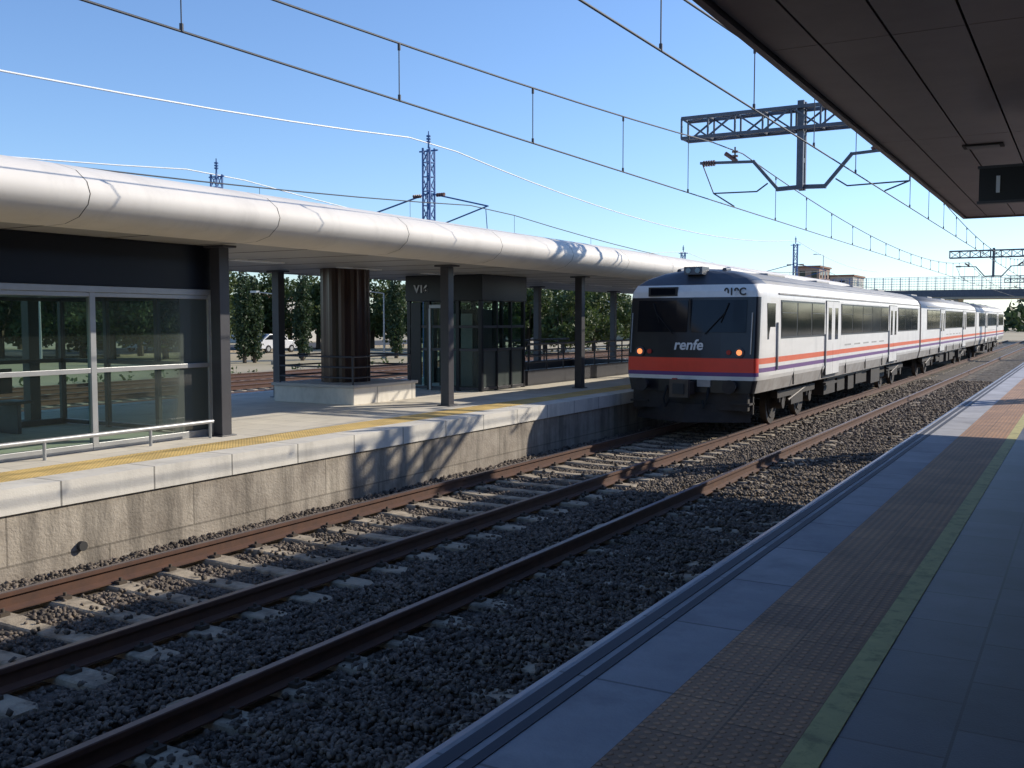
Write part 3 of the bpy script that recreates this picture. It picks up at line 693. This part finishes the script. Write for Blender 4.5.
# ------------------------------------------------ road bridge
E=empty('road_bridge',(-10,130,0)); BY=130
b=MB(); b.box(-30,60,BY,BY+8,4.9,5.6,'render_wall'); b.box(-30,60,BY-.2,BY,5.1,5.95,'steel_grey')
for x in (-14,-1,12,30): b.box(x-.4,x+.4,BY+1,BY+7,-.3,4.9,'render_wall')
vs=[(-30,BY,5.6),(-30,BY+8,5.6),(-95,BY,-.3),(-95,BY+8,-.3),(-30,BY,-.3),(-30,BY+8,-.3)]
b.add(vs,[(0,1,3,2),(0,2,4),(1,5,3),(0,4,5,1)],'earth')
b.build('deck',E)
b=MB()
for x in np.arange(-30,40,1.0): b.bar((x,BY-.1,5.9),(x,BY-.1,7.5),.07,.07,'steel_blue')
for z in (6.1,6.4,6.7,7.0,7.3,7.5): b.bar((-30,BY-.1,z),(40,BY-.1,z),.04,.04,'steel_blue')
for x in np.arange(-30,40,.33): b.bar((x,BY-.1,5.9),(x,BY-.1,7.5),.02,.02,'steel_blue')
b.build('mesh_fence',E)
def building(name,u,d,w,dep,h,mat,roof,st):
    X,Y=wp(u,d); E=empty(name,(X,Y,0)); b=MB(); b.box(X-w/2,X+w/2,Y,Y+dep,-.3,h,mat); b.build('walls',E)
    b=MB(); b.box(X-w/2-.3,X+w/2+.3,Y-.3,Y+dep+.3,h,h+.35,roof); b.build('roof',E); b=MB(); hs=h/st
    for k in range(st):
        for xx in np.arange(X-w/2+1,X+w/2-1.2,2.4):
            b.box(xx,xx+1.1,Y-.03,Y,k*hs+hs*.35,k*hs+hs*.78,'train_window')
        for yy in np.arange(Y+1,Y+dep-1.2,2.6):
            for q in (X+w/2,X-w/2-.03): b.box(q,q+.03,yy,yy+1.1,k*hs+hs*.35,k*hs+hs*.78,'train_window')
    b.build('windows',E)
building('brick_apartment_building',806,210,5,10,13.3,'brick_wall','roof_tile',4)
building('apartment_building',826,220,11,12,11.8,'render_wall','roof_tile',3)
building('warehouse_building',650,150,26,18,5.0,'render_wall','canopy_top',1)
building('house',215,120,14,10,5.0,'render_wall','roof_tile',2)
for yy in (40,58,76):
    b=MB(); b.tube((.6,yy,.74),(.6,yy,5),.06,'steel_grey',8); b.bar((.6,yy,5),(-.4,yy,5.15),.08,.05,'steel_grey'); b.build('platform_lamp_post')
# ------------------------------------------------ light, world, camera
kx,ky=1.1,1.5
az=math.atan2(kx,ky); el=math.atan(1/math.hypot(kx,ky))
sd=bpy.data.lights.new('sun','SUN'); sd.energy=5.0; sd.angle=math.radians(.5); sd.color=(1,.91,.76)
so=bpy.data.objects.new('sun',sd); S.collection.objects.link(so); so.location=(30,40,30)
so.rotation_euler=Vector((-kx,-ky,-1)).to_track_quat('-Z','Y').to_euler()
w=bpy.data.worlds.new('World'); S.world=w; w.use_nodes=True; nt=w.node_tree
sk=nt.nodes.new('ShaderNodeTexSky'); sk.sky_type='NISHITA'; sk.sun_disc=False; sk.sun_elevation=el; sk.sun_rotation=az; sk.air_density=1.0; sk.dust_density=.2; sk.ozone_density=2.6
bg=nt.nodes['Background']; bg.inputs['Strength'].default_value=.15
tint=nt.nodes.new('ShaderNodeMixRGB'); tint.blend_type='MULTIPLY'; tint.inputs[0].default_value=1; tint.inputs[2].default_value=(.90,1.03,1.25,1)
nt.links.new(sk.outputs[0],tint.inputs[1]); nt.links.new(tint.outputs[0],bg.inputs[0])
S.view_settings.view_transform='Standard'; S.view_settings.look='None'; S.view_settings.exposure=0; S.view_settings.gamma=1
cd=bpy.data.cameras.new('camera'); cd.lens=35.16; cd.sensor_width=36; cd.clip_end=6000; cd.clip_start=.05
co=bpy.data.objects.new('camera',cd); S.collection.objects.link(co); co.location=(0,0,2.35)
co.rotation_euler=(math.radians(90-3.66),0,math.radians(29.9)); S.camera=co
